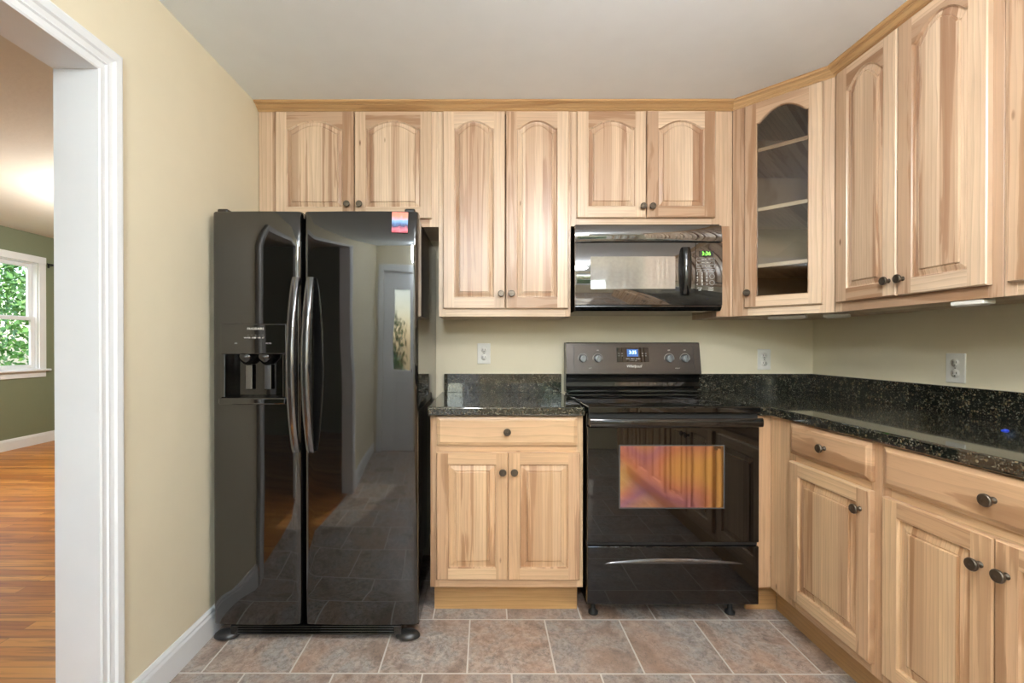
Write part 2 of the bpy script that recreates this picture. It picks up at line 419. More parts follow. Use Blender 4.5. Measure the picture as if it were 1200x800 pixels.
# window builder: opening in a wall, local x across, local y out of the room (positive = outwards)
def window(name, width, z0, z1, loc, rotz, label=None):
    root = bpy.data.objects.new(name, None); sc.collection.objects.link(root); root.location = loc; root.rotation_euler = (0, 0, rotz); root['kind'] = 'structure'
    if label: root['label'] = label
    cw = .085; W2 = width / 2
    m = MB()
    m.box(-W2 - cw, -W2, -.022, 0, z0 - .02, z1 + cw, 'z'); m.box(W2, W2 + cw, -.022, 0, z0 - .02, z1 + cw, 'z'); m.box(-W2 - cw, W2 + cw, -.026, 0, z1, z1 + cw, 'x')
    m.box(-W2, -W2 + .012, 0, .1, z0, z1); m.box(W2 - .012, W2, 0, .1, z0, z1); m.box(-W2, W2, 0, .1, z1 - .012, z1); m.box(-W2, W2, 0, .1, z0, z0 + .012)
    m.build('window_casing', M_trim, root, bevel=.004)
    m = MB(); m.box(-W2 - cw - .03, W2 + cw + .03, -.06, .02, z0 - .025, z0, 'x'); m.build('window_sill', M_trim, root, bevel=.006)
    m = MB(); m.box(-W2 - cw, W2 + cw, -.018, 0, z0 - .10, z0 - .025, 'x'); m.build('window_apron', M_trim, root, bevel=.004)
    zm = (z0 + z1) / 2 - .03; s = .045
    for (a, b_, y) in ((zm - .02, z1 - .012, .062), (z0 + .012, zm + .02, .03)):
        m = MB()
        m.box(-W2 + .012, -W2 + .012 + s, y, y + .03, a, b_); m.box(W2 - .012 - s, W2 - .012, y, y + .03, a, b_)
        m.box(-W2 + .012 + s, W2 - .012 - s, y, y + .03, a, a + s, 'x'); m.box(-W2 + .012 + s, W2 - .012 - s, y, y + .03, b_ - s, b_, 'x')
        sash = m.build('window_sash', M_trim, root, bevel=.003)
        m = MB(); m.box(-W2 + .012 + s, W2 - .012 - s, y + .013, y + .017, a + s, b_ - s); m.build('window_pane', M_glass, sash)
    return root
window('window_1', LW1[1] - LW1[0], LW1[2], LW1[3], (LX, (LW1[0] + LW1[1]) / 2, 0), radians(90), 'white double hung window with green trees outside')
window('window_added', LW_ADDED[1] - LW_ADDED[0], LW_ADDED[2], LW_ADDED[3], (LX, (LW_ADDED[0] + LW_ADDED[1]) / 2, 0), radians(90))  # unseen window added for more daylight in the next room
window('window_3', KW[1] - KW[0], KW[2], KW[3], ((KW[0] + KW[1]) / 2, YB, 0), radians(180))

# outside door behind the camera (seen only as a reflection)
d = bpy.data.objects.new('door_1', None); sc.collection.objects.link(d); d.location = ((KD[0] + KD[1]) / 2, YB, 0); d.rotation_euler = (0, 0, pi); d['kind'] = 'structure'
m = MB(); wd = (KD[1] - KD[0]) / 2
m.box(-wd, -wd + .17, .02, .06, 0, KD[3]); m.box(wd - .17, wd, .02, .06, 0, KD[3]); m.box(-wd + .17, wd - .17, .02, .06, 0, .98); m.box(-wd + .17, wd - .17, .02, .06, 1.86, KD[3])
m.box(-wd + .22, wd - .22, .01, .02, .15, .82)
m.build('door_panel', M_trim, d, bevel=.003)
m = MB(); m.box(-wd + .17, wd - .17, .037, .043, .98, 1.86); m.build('door_pane', M_glass, d)
m = MB(); m.box(-wd - .085, -wd, -.02, 0, 0, KD[3] + .085); m.box(wd, wd + .085, -.02, 0, 0, KD[3] + .085); m.box(-wd, wd, -.02, 0, KD[3], KD[3] + .085, 'x'); m.build('door_casing', M_trim, d, bevel=.004)
m = MB(); m.lathe([(.0, -.05), (.022, -.045), (.026, -.03), (.012, -.015), (.012, .0), (.028, .002), (.028, .02)], 20, 'y', (-wd + .07, .0, .98)); m.build('door_knob', M_chrome, d)

# doorway casing, jamb liner and baseboards
PROF = [(0, 0), (0, .012), (.006, .015), (.010, .010), (.026, .011), (.030, .016), (.036, .012), (.050, .015), (.056, .021), (.076, .023), (.085, .018), (.085, 0)]
def casing(xs, sgn, name, label=None):
    m = MB(); rows = []
    for w_, d_ in PROF:
        rows.append([(xs + sgn * d_, OY1 + w_, 0), (xs + sgn * d_, OY1 + w_, OZ + w_), (xs + sgn * d_, OY0 - w_, OZ + w_), (xs + sgn * d_, OY0 - w_, 0)])
    m.grid(rows, smooth=False)
    return struct(m.build(name, M_trim), label)
casing(XL, 1, 'trim_1', 'white fluted casing around the doorway on the left')
casing(XL - .11, -1, 'trim_2')
m = MB(); m.box(XL - .11, XL, OY1, OY1 + .015, 0, OZ + .015); m.box(XL - .11, XL, OY0 - .015, OY0, 0, OZ + .015); m.box(XL - .11, XL, OY0, OY1, OZ, OZ + .015)
struct(m.build('trim_3', M_trim), 'plain white jamb lining inside the doorway')
def baseboard(name, y0, y1, x, sgn, h=.118, t=.014):
    m = MB(); pr = [(0, 0), (t, 0), (t, h - .03), (t - .004, h - .02), (t - .004, h - .012), (t - .010, h), (0, h)]
    m.grid([[(x + sgn * a, y0, z), (x + sgn * a, y1, z)] for a, z in pr], smooth=False)
    m.face([(x + sgn * a, y0, z) for a, z in pr]); m.face([(x + sgn * a, y1, z) for a, z in pr])
    return m.build(name, M_trim)
struct(baseboard('baseboard_left', OY1 + .0855, YW, XL, 1), 'white baseboard along the left kitchen wall')
struct(baseboard('baseboard_left', YB, OY0 - .0855, XL, 1))
struct(baseboard('baseboard_living', LY0, LY1, LX, 1, .13), 'white baseboard below the green wall')

# ------------------------------------------------------------------ ceiling lamps, hung low as globes so they brighten the ceilings
def globe_lamp(name, loc, r, drop, mat, label):
    root = thing(name, label, 'ceiling light', loc)
    m = MB(); m.lathe([(.001, 0), (.075, 0), (.070, -.018), (.020, -.026), (.001, -.026)], 32); m.build('canopy', M_chrome, root)
    m = MB(); m.lathe([(.008, -.02), (.008, -drop + r * .97), (.04, -drop + r * .965), (.045, -drop + r * .90)], 20); m.build('stem', M_chrome, root)
    m = MB(); m.lathe([(max(.001, r * sin(a)), -drop + r * cos(a)) for a in [pi * k / 20 for k in range(21)]], 36); m.build('globe', mat, root)
globe_lamp('ceiling_light', (.60, .55, HC), .14, .27, lamp_mat('lamp_glow_a', (1, .99, .985), KITCHEN_LAMP), 'glowing white globe lamp hanging in the middle of the kitchen')
globe_lamp('ceiling_light', (-.15, -.75, HC), .14, .27, lamp_mat('fill_glow_b', (.90, .96, 1), REAR_FILL), 'unseen white globe lamp added near the outside door as fill light')  # added lamp, out of view, fills the kitchen from the rear
globe_lamp('ceiling_light', (-3.3, 4.4, HL), .18, .46, lamp_mat('fill_glow_c', (1, .96, .90), LIVING_FILL), 'large unseen white globe lamp added to light the next room')  # added lamp hidden behind the jamb, brightens the next room

# ------------------------------------------------------------------ cabinet doors, drawers, knobs
def shape(t):
    a = abs(t) / .90
    return 1 - a * a if a < 1 else 0.0
def outline(w_, h_, sw, tr, d, A, n=28):
    """closed ring of the opening inset by d: bottom-left, bottom-right, then the top from right to left"""
    L, R, B = sw + d, w_ - sw - d, sw + d
    pts = [(L, B), (R, B)]
    for k in range(n + 1):
        s_ = k / n; x = R + (L - R) * s_
        pts.append((x, h_ - tr - (A if A else 0) - d + A * shape(1 - 2 * s_)))
    return pts
def rnd_seed(): return random.randint(0, 600)
def make_door(parent, w_, h_, loc, mat, A=0.0, sw=.052, tr=None, knob=None, glass=False, name='door', panel_bevel=.030):
    tr = sw if tr is None else tr
    T = .019; e = .0035
    m = MB()
    def uvz(sd):
        return lambda p, x0=0: ((p[0] - x0) * .98 + .002 + sd * .07, p[2] + sd * .731)
    def uvx(sd):
        return lambda p, z0=0: ((p[2] - z0) * .98 + .002 + sd * .07, p[0] + sd * .731)
    def F(pts, uvf, o=0): m.face(pts, [uvf(p, o) for p in pts])
    sL, sR, sT, sB = [rnd_seed() for _ in range(4)]
    F([(e, 0, e), (sw, 0, e), (sw, 0, h_ - e), (e, 0, h_ - e)], uvz(sL))
    F([(w_ - sw, 0, e), (w_ - e, 0, e), (w_ - e, 0, h_ - e), (w_ - sw, 0, h_ - e)], uvz(sR), w_ - sw)
    F([(sw, 0, e), (w_ - sw, 0, e), (w_ - sw, 0, sw), (sw, 0, sw)], uvx(sB))
    top = outline(w_, h_, sw, tr, 0, A)[2:]
    for k in range(len(top) - 1):
        (xa, za), (xb, zb) = top[k], top[k + 1]
        F([(xb, 0, zb), (xa, 0, za), (xa, 0, h_ - e), (xb, 0, h_ - e)], uvx(sT), h_ - tr - A)
    # outer rounded edge and sides, back
    q0 = [(e, e), (w_ - e, e), (w_ - e, h_ - e), (e, h_ - e)]; q1 = [(0, 0), (w_, 0), (w_, h_), (0, h_)]
    for k in range(4):
        a, b_, c, d_ = q0[k], q0[(k + 1) % 4], q1[(k + 1) % 4], q1[k]
        uf = uvx(sB if k == 0 else sT) if k % 2 == 0 else uvz(sR if k == 1 else sL)
        off = 0 if k in (0, 3) else (w_ - .05 if k == 1 else h_ - .05)
        F([(d_[0], e, d_[1]), (c[0], e, c[1]), (b_[0], 0, b_[1]), (a[0], 0, a[1])], uf, off)
        F([(d_[0], T, d_[1]), (c[0], T, c[1]), (c[0], e, c[1]), (d_[0], e, d_[1])], uf, off)
    # lip of the opening
    prof = [(0, 0), (.003, .004), (.004, .009)] if not glass else [(0, 0), (.004, .004), (.004, T)]
    rings = [[(x, y, z) for x, z in outline(w_, h_, sw, tr, dd, A)] for dd, y in prof]
    m.grid([r + [r[0]] for r in rings], smooth=False, uvf=lambda p: (p[0] * .4 + .002 + sL * .07, p[2] + 1.3))
    if not glass: m.face([(0, T, 0), (0, T, h_), (w_, T, h_), (w_, T, 0)])
    d_ = m.build(name, mat, parent, loc)
    if glass:
        m = MB(); r = [(x, z) for x, z in outline(w_, h_, sw - .003, tr - .003, 0, A)]
        m.face([(x, .010, z) for x, z in r]); m.face([(x, .013, z) for x, z in reversed(r)])
        m.build('glass_pane', M_glass, d_)
    else:
        m = MB(); sp = rnd_seed(); sc_ = random.uniform(1.1, 1.8)
        uvf = lambda p: ((p[0] - sw) * sc_ + sp * .07, p[2] + sp * .731)
        prof = [(.004, .0095), (.008, .0105), (panel_bevel - .007, .0052), (panel_bevel - .0055, .0075), (panel_bevel - .0025, .0075), (panel_bevel - .001, .0018), (panel_bevel + .001, .001)]
        rings = [[(x, y, z) for x, z in outline(w_, h_, sw, tr, dd, A)] for dd, y in prof]
        m.grid([r + [r[0]] for r in rings], smooth=False, uvf=uvf)
        last = rings[-1]; zb = last[0][2]
        for k in range(2, len(last) - 1):
            a, b_ = last[k], last[k + 1]
            pts = [(b_[0], a[1], zb), (a[0], a[1], zb), a, b_]
            m.face(pts, [uvf(p) for p in pts])
        m.build('raised_panel', M_panel if mat is M_wood else M_panel2, d_)
    if knob: make_knob(d_, knob[0], knob[1])
    return d_
KNOB = None
def make_knob(parent, x, z):
    global KNOB
    if KNOB is None:
        m = MB()
        m.lathe([(.0085, 0), (.0085, -.002), (.006, -.004), (.0055, -.012), (.009, -.016), (.0155, -.019), (.0165, -.022), (.0160, -.025), (.0135, -.0275), (.0125, -.0268), (.0095, -.0285), (.0085, -.0280), (.004, -.0295), (.0005, -.0298)], 24, 'y')
        KNOB = m.build('knob', M_bronze, parent, (x, 0, z)); return KNOB
    k = KNOB.copy(); sc.collection.objects.link(k); k.parent = parent; k.location = (x, 0, z); return k
def make_drawer(parent, w_, h_, loc, mat, knob=None):
    m = MB(); sd = rnd_seed()
    uvf = lambda p: (p[2] * .45 + .002 + sd * .07, p[0] + sd * .731)
    rings = []
    for dd, y in [(0, .019), (0, .009), (.003, .0065), (.012, .003), (.015, .0005), (.019, 0)]:
        rings.append([(dd, y, dd), (w_ - dd, y, dd), (w_ - dd, y, h_ - dd), (dd, y, h_ - dd), (dd, y, dd)])
    m.grid(rings, smooth=False, uvf=uvf)
    dd = .019; p = [(dd, 0, dd), (w_ - dd, 0, dd), (w_ - dd, 0, h_ - dd), (dd, 0, h_ - dd)]; m.face(p, [uvf(q) for q in p])
    p = [(0, .019, 0), (0, .019, h_), (w_, .019, h_), (w_, .019, 0)]; m.face(p, [uvf(q) for q in p])
    d_ = m.build('drawer', mat, parent, loc)
    if knob: make_knob(d_, *knob)
    return d_
def face_frame(root, w_, z0, z1, mat, stiles, rails, y=0.0):
    """stiles: (x0,x1) full height; rails: (x0,x1,za,zb)"""
    m = MB()
    for s_ in stiles: m.box(s_[0], s_[1], y, y + .019, s_[2] if len(s_) > 2 else z0, s_[3] if len(s_) > 2 else z1, 'z')
    for r in rails: m.box(r[0], r[1], y, y + .019, r[2], r[3], 'x')
    return m.build('face_frame', mat, root, bevel=.0008, segs=1)
def carcass(root, w_, dep, z0, z1, mat, x0=0.0):
    m = MB(); t = .016
    m.box(x0, x0 + t, .0191, dep, z0, z1, 'z'); m.box(x0 + w_ - t, x0 + w_, .0191, dep, z0, z1, 'z')
    m.box(x0 + t, x0 + w_ - t, .0191, dep, z0, z0 + t, 'x'); m.box(x0 + t, x0 + w_ - t, .0191, dep, z1 - t, z1, 'x'); m.box(x0 + t, x0 + w_ - t, dep - .006, dep, z0 + t, z1 - t, 'z')
    return m.build('cabinet_body', mat, root)

DEP_U = .316
G_UP = 'hickory wall cabinets'; G_BS = 'hickory base cabinets'
def wall_cabinet(name, label, x0, x1, zb, doors, loc_y, rotz=0, origin=None, A=.041, knobs_z=None, extra_stile=None):
    """doors: list of (xa, xb, knob_x, opening side)"""
    w_ = x1 - x0
    root = thing(name, label, 'cabinet', origin or (x0, loc_y, zb), rotz, G_UP)
    h_ = ZC - zb
    carcass(root, w_ - .001, DEP_U, 0.001, h_ - .001, M_wood)
    dz0 = .040; dz1 = h_ - .010
    st = [(0, max(.02, doors[0][0] + .012)), (min(w_ - .02, doors[-1][1] - .012), w_ - .001)]
    if extra_stile: st.append(extra_stile)
    face_frame(root, w_, 0, h_, M_wood, st, [(st[0][1], st[1][0], 0, dz0 + .012), (st[0][1], st[1][0], dz1 - .012, h_)])
    for xa, xb, kx in doors:
        make_door(root, xb - xa, dz1 - dz0, (xa, -.020, dz0), M_wood, A=A, sw=.056, tr=.048, knob=(kx - xa, (knobs_z - zb) - dz0) if knobs_z else None)
    return root
# px -> metres were read on the door plane (y=2.299)
XC0 = -.2385; XC1 = .4385
wall_cabinet('wall_cabinet', 'short arched two-door hickory wall cabinet above the black refrigerator', XL + .003, XC0 - .0005, 1.835, [(.094, .492, .462), (.497, .888, .525)], UF, knobs_z=1.942)
wall_cabinet('wall_cabinet', 'tall arched two-door hickory wall cabinet between refrigerator and microwave', XC0, XC1, ZB, [(.0235, .338, .318), (.343, .661, .371)], UF, knobs_z=1.490)
# over the microwave: its right stile runs down beside the microwave
rw = wall_cabinet('wall_cabinet', 'short arched two-door hickory wall cabinet directly above the microwave', XC1 + .0005, XA - .0005, 1.838, [(.028, .378, .358), (.383, .730, .405)], UF, knobs_z=1.930, A=.040)
m = MB(); m.box(.745, XA - XC1 - .0015, 0, .019, ZB - 1.838, -.0005, 'z'); m.box(.765, XA - XC1 - .0015, .0195, DEP_U, ZB - 1.838, -.0005, 'z'); m.build('side_filler', M_wood, rw)
# tall units on the right wall (local x runs towards the camera)
def right_loc(x, y, z): return (x, y, z)
wall_cabinet('wall_cabinet', 'large two-door hickory wall cabinet on the right wall beside the glass corner unit', 0, .658, ZB, [(.030, .320, .292), (.325, .628, .350)], 0, -pi / 2, (XF, Y2, ZB), A=.055, knobs_z=1.475)
wall_cabinet('wall_cabinet', 'hickory wall cabinet cut off by the right edge of the photo', 0, .672, ZB, [(.022, .334, .306), (.339, .650, .366)], 0, -pi / 2, (XF, Y2 - .6595, ZB), A=.055, knobs_z=1.475)
wall_cabinet('wall_cabinet', 'hickory wall cabinet nearest the camera on the right wall', 0, .672, ZB, [(.022, .334, .306), (.339, .650, .366)], 0, -pi / 2, (XF, Y2 - 1.333, ZB), A=.055, knobs_z=1.475)

# diagonal corner cabinet with glass door
A_ = Vector((XA, UF)); B_ = Vector((XF, Y2)); DL = (B_ - A_).length; ang = math.atan2(B_.y - A_.y, B_.x - A_.x)
dg = thing('corner_cabinet', 'diagonal corner wall cabinet with an arched glass door and shelves', 'cabinet', (A_.x, A_.y, ZB), ang, G_UP)
def tl(x, y):
    v = Matrix.Rotation(-ang, 2) @ (Vector((x, y)) - A_); return (v.x, v.y)
hD = ZC - ZB
face_frame(dg, DL, 0, hD, M_wood, [(.001, .072), (DL - .055, DL - .001)], [(.072, DL - .055, 0, .055), (.072, DL - .055, hD - .03, hD)])
poly = [tl(A_.x + .018, A_.y + .002), tl(B_.x + .002, B_.y + .018), tl(XR - .003, B_.y + .018), tl(XR - .003, YW - .003), tl(A_.x + .018, YW - .003)]
# order the pentagon, inset from the face frame
p_in = [tl(A_.x + .016, UF + .012), tl(XF + .012, Y2 + .016), tl(XR - .02, Y2 + .016), tl(XR - .02, YW - .02), tl(XA + .016, YW - .02)]
def ccw(p):
    a = sum(p[i][0] * p[(i + 1) % len(p)][1] - p[(i + 1) % len(p)][0] * p[i][1] for i in range(len(p)))
    return p if a > 0 else p[::-1]
p_in = ccw(p_in)
m = MB(); m.prism(p_in, .002, .018); m.prism(p_in, hD - .018, hD - .002)
def slab(m, a, b_, t, z0, z1):
    a, b_ = Vector(a), Vector(b_); dn = (b_ - a).normalized(); nrm = Vector((-dn.y, dn.x)) * t
    m.prism(ccw([tuple(a), tuple(b_), tuple(b_ + nrm), tuple(a + nrm)]), z0, z1)
slab(m, tl(XR - .003, Y2 + .002), tl(XR - .003, YW - .003), .012, .001, hD - .001)
slab(m, tl(XR - .003, YW - .003), tl(XA + .002, YW - .003), .012, .001, hD - .001)
slab(m, tl(XA + .002, YW - .016), tl(XA + .002, UF + .02), .012, .001, hD - .001)
slab(m, tl(XF + .02, Y2 + .002), tl(XR - .02, Y2 + .002), .012, .001, hD - .001)
m.build('cabinet_body', M_wood, dg)
pc = Vector((sum(p[0] for p in p_in) / 5, sum(p[1] for p in p_in) / 5))
shp = [tuple(pc + (Vector(p) - pc) * .965) for p in p_in]
for z in (1.615, 1.895, 2.19):
    m = MB(); m.prism(shp, z - ZB, z - ZB + .018); m.build('shelf', M_wood, dg)
make_door(dg, .316, hD - .050, (.060, -.020, .040), M_wood, A=.055, sw=.051, tr=.045, knob=(.017, .072), glass=True)

# crown moulding
CP = [(-.0008, ZC - .004), (-.006, ZC - .004), (-.010, ZC), (-.013, ZC + .001), (-.013, ZC + .005), (-.018, ZC + .006), (-.024, ZC + .010), (-.032, ZC + .0165), (-.038, ZC + .018), (-.038, ZC + .0205), (-.045, ZC + .0205), (-.051, ZC + .024), (-.054, ZC + .027), (-.054, ZC + .0315), (-.0008, ZC + .0315)]
def crown(pts, name, label):
    """pts: face line on plan from left to right; profile offset outwards with mitres"""
    m = MB(); rows = []
    P = [Vector(p) for p in pts]; dirs = [(P[i + 1] - P[i]).normalized() for i in range(len(P) - 1)]
    nrm = [Vector((d.y, -d.x)) for d in dirs]
    for o_, z in CP:
        row = []
        for i, p in enumerate(P):
            if i == 0: n_ = nrm[0]
            elif i == len(P) - 1: n_ = nrm[-1]
            else:
                b_ = (nrm[i - 1] + nrm[i]).normalized(); n_ = b_ / b_.dot(nrm[i])
            q = p + n_ * (-o_); row.append((q.x, q.y, z))
        rows.append(row)
    for i in range(len(P) - 1):
        sd = rnd_seed(); L0 = 0
        for a in range(len(CP) - 1):
            q = [rows[a][i], rows[a][i + 1], rows[a + 1][i + 1], rows[a + 1][i]]
            L = (P[i + 1] - P[i]).length
            m.face(q, [(sd * .07 + a * .006, sd), (sd * .07 + a * .006, sd + L), (sd * .07 + a * .006 + .006, sd + L), (sd * .07 + a * .006 + .006, sd)])
    return tag(m.build(name, M_crown), label, 'crown moulding')
crown([(XL + .002, UF), (XA, UF), (XF, Y2), (XF, 0.0)], 'crown_moulding', 'honey brown crown moulding along the tops of all wall cabinets')

# ------------------------------------------------------------------ base cabinets
TK = .143; TOPZ = .9175
def base_cabinet(label, origin, w_, doors, drawer, rotz=0, toe_ext=(0, 0), st=None, kz=.668):
    root = thing('base_cabinet', label, 'cabinet', (origin[0], origin[1], 0), rotz, G_BS)
    carcass(root, w_ - .001, .606, TK, TOPZ - .001, M_wood2)
    st = st or [(0, doors[0][0] + .012), (doors[-1][1] - .012, w_ - .001)]
    face_frame(root, w_, TK - .0005, TOPZ, M_wood2, st, [(st[0][1], st[-1][0], TK - .0005, .195), (st[0][1], st[-1][0], .745, .79), (st[0][1], st[-1][0], .905, TOPZ)])
    for xa, xb, kx in doors:
        make_door(root, xb - xa, .751 - .183, (xa, -.020, .183), M_wood2, sw=.052, knob=(kx - xa, kz - .183), panel_bevel=.036)
    xa, xb = drawer
    make_drawer(root, xb - xa, .911 - .782, (xa, -.020, .782), M_wood2, knob=((xb - xa) / 2, .064))
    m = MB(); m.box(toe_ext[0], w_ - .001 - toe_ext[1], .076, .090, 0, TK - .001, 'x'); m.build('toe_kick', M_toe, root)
    return root
base_cabinet('two-door one-drawer hickory base cabinet between the refrigerator and the range', (-.247, BF), .686, [(.029, .3465, .324), (.3485, .668, .375)], (.030, .657), toe_ext=(.010, .010))
# corner filler to the right of the range
fl = thing('filler_panel', 'narrow vertical hickory filler between the range and the corner', 'cabinet panel', (1.2135, BF, 0), 0)
m = MB(); m.box(0, XB - 1.2135 - .0005, 0, .019, TK, TOPZ, 'z'); m.build('filler_board', M_wood2, fl)
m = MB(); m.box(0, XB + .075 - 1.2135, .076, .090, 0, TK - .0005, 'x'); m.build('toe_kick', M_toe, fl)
m = MB(); m.box(0, .016, .0195, .606, TK, TOPZ - .001, 'z'); m.build('side_panel', M_wood2, fl)
# right run, local x towards the camera
def rb(label, y_start, w_, doors, drawer, **k): return base_cabinet(label, (XB, y_start), w_, doors, drawer, -pi / 2, **k)
rb('one-door hickory base cabinet with small drawer next to the corner', BF - .0005, .570, [(.149, .542, .505)], (.150, .542), toe_ext=(-.075, -.001), st=[(0.0, .163), (.527, .569)], kz=.680)
rb('wide two-door hickory base cabinet at the right edge of the photo', BF - .571, .678, [(.018, .3325, .304), (.3355, .650, .363)], (.018, .650), toe_ext=(0, -.001), kz=.672)
rb('hickory base cabinet just outside the right edge of the photo', BF - 1.250, .609, [(.018, .299, .272), (.302, .583, .331)], (.018, .583), toe_ext=(0, -.001), kz=.672)
rb('hickory base cabinet beside the camera on the right', BF - 1.860, .560, [(.018, .278, .250), (.281, .542, .309)], (.018, .542), toe_ext=(0, -.001), kz=.672)

# ------------------------------------------------------------------ granite worktops
CF = YW - .645
wl = thing('countertop', 'short dark granite worktop between the refrigerator and the range', 'countertop', (0, 0, TOPZ))
m = MB(); m.box(-.256, .4405, CF, YW - .001, 0, ZK - TOPZ); m.build('slab', M_granite, wl, bevel=.006, segs=3)
m = MB(); m.box(-.2385, .4405, YW - .021, YW - .001, ZK - TOPZ + .0003, ZK - TOPZ + .107); m.build('backsplash', M_granite, wl, bevel=.0015)
wr = thing('countertop', 'long L-shaped dark granite worktop running right from the range', 'countertop', (0, 0, TOPZ))
m = MB(); m.prism([(1.2065, CF), (1.2565, CF), (1.2565, -.42), (XR - .001, -.42), (XR - .001, YW - .001), (1.2065, YW - .001)], 0, ZK - TOPZ); m.build('slab', M_granite, wr, bevel=.006, segs=3)
m = MB(); m.box(1.2065, XR - .0215, YW - .021, YW - .001, ZK - TOPZ + .0003, ZK - TOPZ + .107); m.build('backsplash', M_granite, wr, bevel=.0015)
m = MB(); m.box(XR - .021, XR - .001, -.42, YW - .001, ZK - TOPZ + .0003, ZK - TOPZ + .107); m.build('backsplash', M_granite, wr, bevel=.0015)

# ------------------------------------------------------------------ refrigerator
FX0, FX1, FXM = -1.132, -.280, -.757; FY = 1.862; FZ0, FZ1 = .068, 1.783
fr = thing('refrigerator', 'glossy black side-by-side refrigerator with ice and water dispenser', 'refrigerator', (FX0, FY, 0))
fw = FX1 - FX0; fm = FXM - FX0
m = MB(); m.box(.004, fw - .004, .072, .74, .03, FZ1 - .012); m.build('cabinet_body', M_fside, fr, bevel=.004)
def fdoor(name, x0, x1, hole=None, rl=.018, rr=.018, bulge=.006):
    W_ = x1 - x0; h_ = FZ1 - FZ0
    def yf(x):
        t = (x / W_) * 2 - 1; y = bulge * t * t
        if x < rl: y += rl * (1 - sqrt(max(0, 1 - ((rl - x) / rl) ** 2)))
        if x > W_ - rr: y += rr * (1 - sqrt(max(0, 1 - ((x - W_ + rr) / rr) ** 2)))
        return y
    xs = [rl * (1 - cos(pi / 2 * k / 6)) for k in range(7)] + [rl + (W_ - rl - rr) * k / 16 for k in range(1, 16)] + [W_ - rr + rr * sin(pi / 2 * k / 6) for k in range(7)]
    zs = [0, .006] + [.006 + (h_ - .012) * k / 12 for k in range(1, 12)] + [h_ - .006, h_]
    if hole:
        hx0, hx1, hz0, hz1 = hole
        xs = sorted([x for x in xs if min(abs(x - hx0), abs(x - hx1)) > .004] + [hx0, hx1]); zs = sorted([z for z in zs if min(abs(z - hz0), abs(z - hz1)) > .01] + [hz0, hz1])
    m = MB(); i0 = len(m.v); nx = len(xs)
    ys = []
    for z in zs:
        ez = .006 if z in (0, h_) else 0
        for x in xs: m.v.append((x, yf(x) + ez, z))
    for a in range(len(zs) - 1):
        for b_ in range(nx - 1):
            if hole and xs[b_] >= hx0 - 1e-6 and xs[b_ + 1] <= hx1 + 1e-6 and zs[a] >= hz0 - 1e-6 and zs[a + 1] <= hz1 + 1e-6: continue
            m.f.append((a * nx + b_, a * nx + b_ + 1, (a + 1) * nx + b_ + 1, (a + 1) * nx + b_)); m.uv.append([(0, 0)] * 4); m.mi.append(0); m.sm.append(True)
    D = .066
    bot = [(x, yf(x) + .006, 0) for x in xs]; topr = [(x, yf(x) + .006, h_) for x in xs]
    m.face([(W_, D, 0), (0, D, 0)] + bot); m.face([(0, D, h_), (W_, D, h_)] + topr[::-1])
    m.face([(0, D, 0), (0, D, h_), (0, yf(0) + .006, h_), (0, yf(0) + .006, 0)]); m.face([(W_, D, h_), (W_, D, 0), (W_, yf(W_) + .006, 0), (W_, yf(W_) + .006, h_)])
    m.face([(0, D, 0), (W_, D, 0), (W_, D, h_), (0, D, h_)])
    if hole:  # cavity walls
        b1 = .055; c = [(hx0, hz0), (hx1, hz0), (hx1, hz1), (hx0, hz1)]
        for k in range(4):
            a, e_ = c[k], c[(k + 1) % 4]
            m.face([(a[0], yf(a[0]), a[1]), (e_[0], yf(e_[0]), e_[1]), (e_[0], b1, e_[1]), (a[0], b1, a[1])], m=1)
        m.face([(hx0, b1, hz0), (hx1, b1, hz0), (hx1, b1, hz1), (hx0, b1, hz1)], m=1)
    return m.build(name, [M_fridge, M_bglass], fr, (x0, 0, FZ0)), yf
HX0, HX1, HZ0, HZ1 = .060, .296, 1.012 - FZ0, 1.193 - FZ0
d1, yf1 = fdoor('freezer_door', 0, fm - .006, (HX0, HX1, HZ0, HZ1))
d2, yf2 = fdoor('refrigerator_door', fm + .006, fw)
# dispenser trim, nozzles, tray on the freezer door
m = MB(); y0 = -.004
m.box(.040, .312, y0, .012, HZ1, 1.318 - FZ0)                 # control panel
m.box(.040, HX0, y0, .012, HZ0, HZ1); m.box(HX1, .312, y0, .012, HZ0, HZ1)
m.build('dispenser_bezel', M_fridge, d1, bevel=.004)
m = MB(); m.box(.038, .314, -.016, .05, HZ0 - .026, HZ0 + .001); m.build('drip_tray', M_fridge, d1, bevel=.006, segs=3)
m = MB()
for cx in (.135, .215):
    m.lathe([(.001, 0), (.036, 0), (.033, -.018), (.020, -.034), (.012, -.042), (.001, -.044)], 20, 'z', (cx, .028, HZ1 - .001))
m.build('nozzle', M_black, d1)
m = MB(); m.box(.120, .150, .038, .044, HZ0 + .03, HZ1 - .045); m.box(.200, .230, .038, .044, HZ0 + .03, HZ1 - .045); m.build('paddle', M_strap, d1, bevel=.004)
m = MB(); m.lathe([(.001, -.004), (.006, -.004), (.006, .008), (.001, .008)], 12, 'z', (.232, .010, HZ1 - .018)); m.build('indicator_lamp', M_print, d1)
RX = (radians(90), 0, 0)
text('logo_lettering', 'FRIGIDAIRE', .0125, (.186, y0 - .0008, 1.297 - FZ0), RX, M_print, d1, space=1.1)
text('control_lettering', '-   -   -   -   -', .013, (.186, y0 - .0008, 1.272 - FZ0), RX, M_dim, d1)
text('control_lettering', 'WATER  CUBE   ICE   LT', .0078, (.180, y0 - .0008, 1.260 - FZ0), RX, M_print, d1)
text('control_lettering', 'AIR', .008, (.105, y0 - .0008, 1.237 - FZ0), RX, M_dim, d1)
text('control_lettering', 'FILTER', .008, (.240, y0 - .0008, 1.237 - FZ0), RX, M_dim, d1)
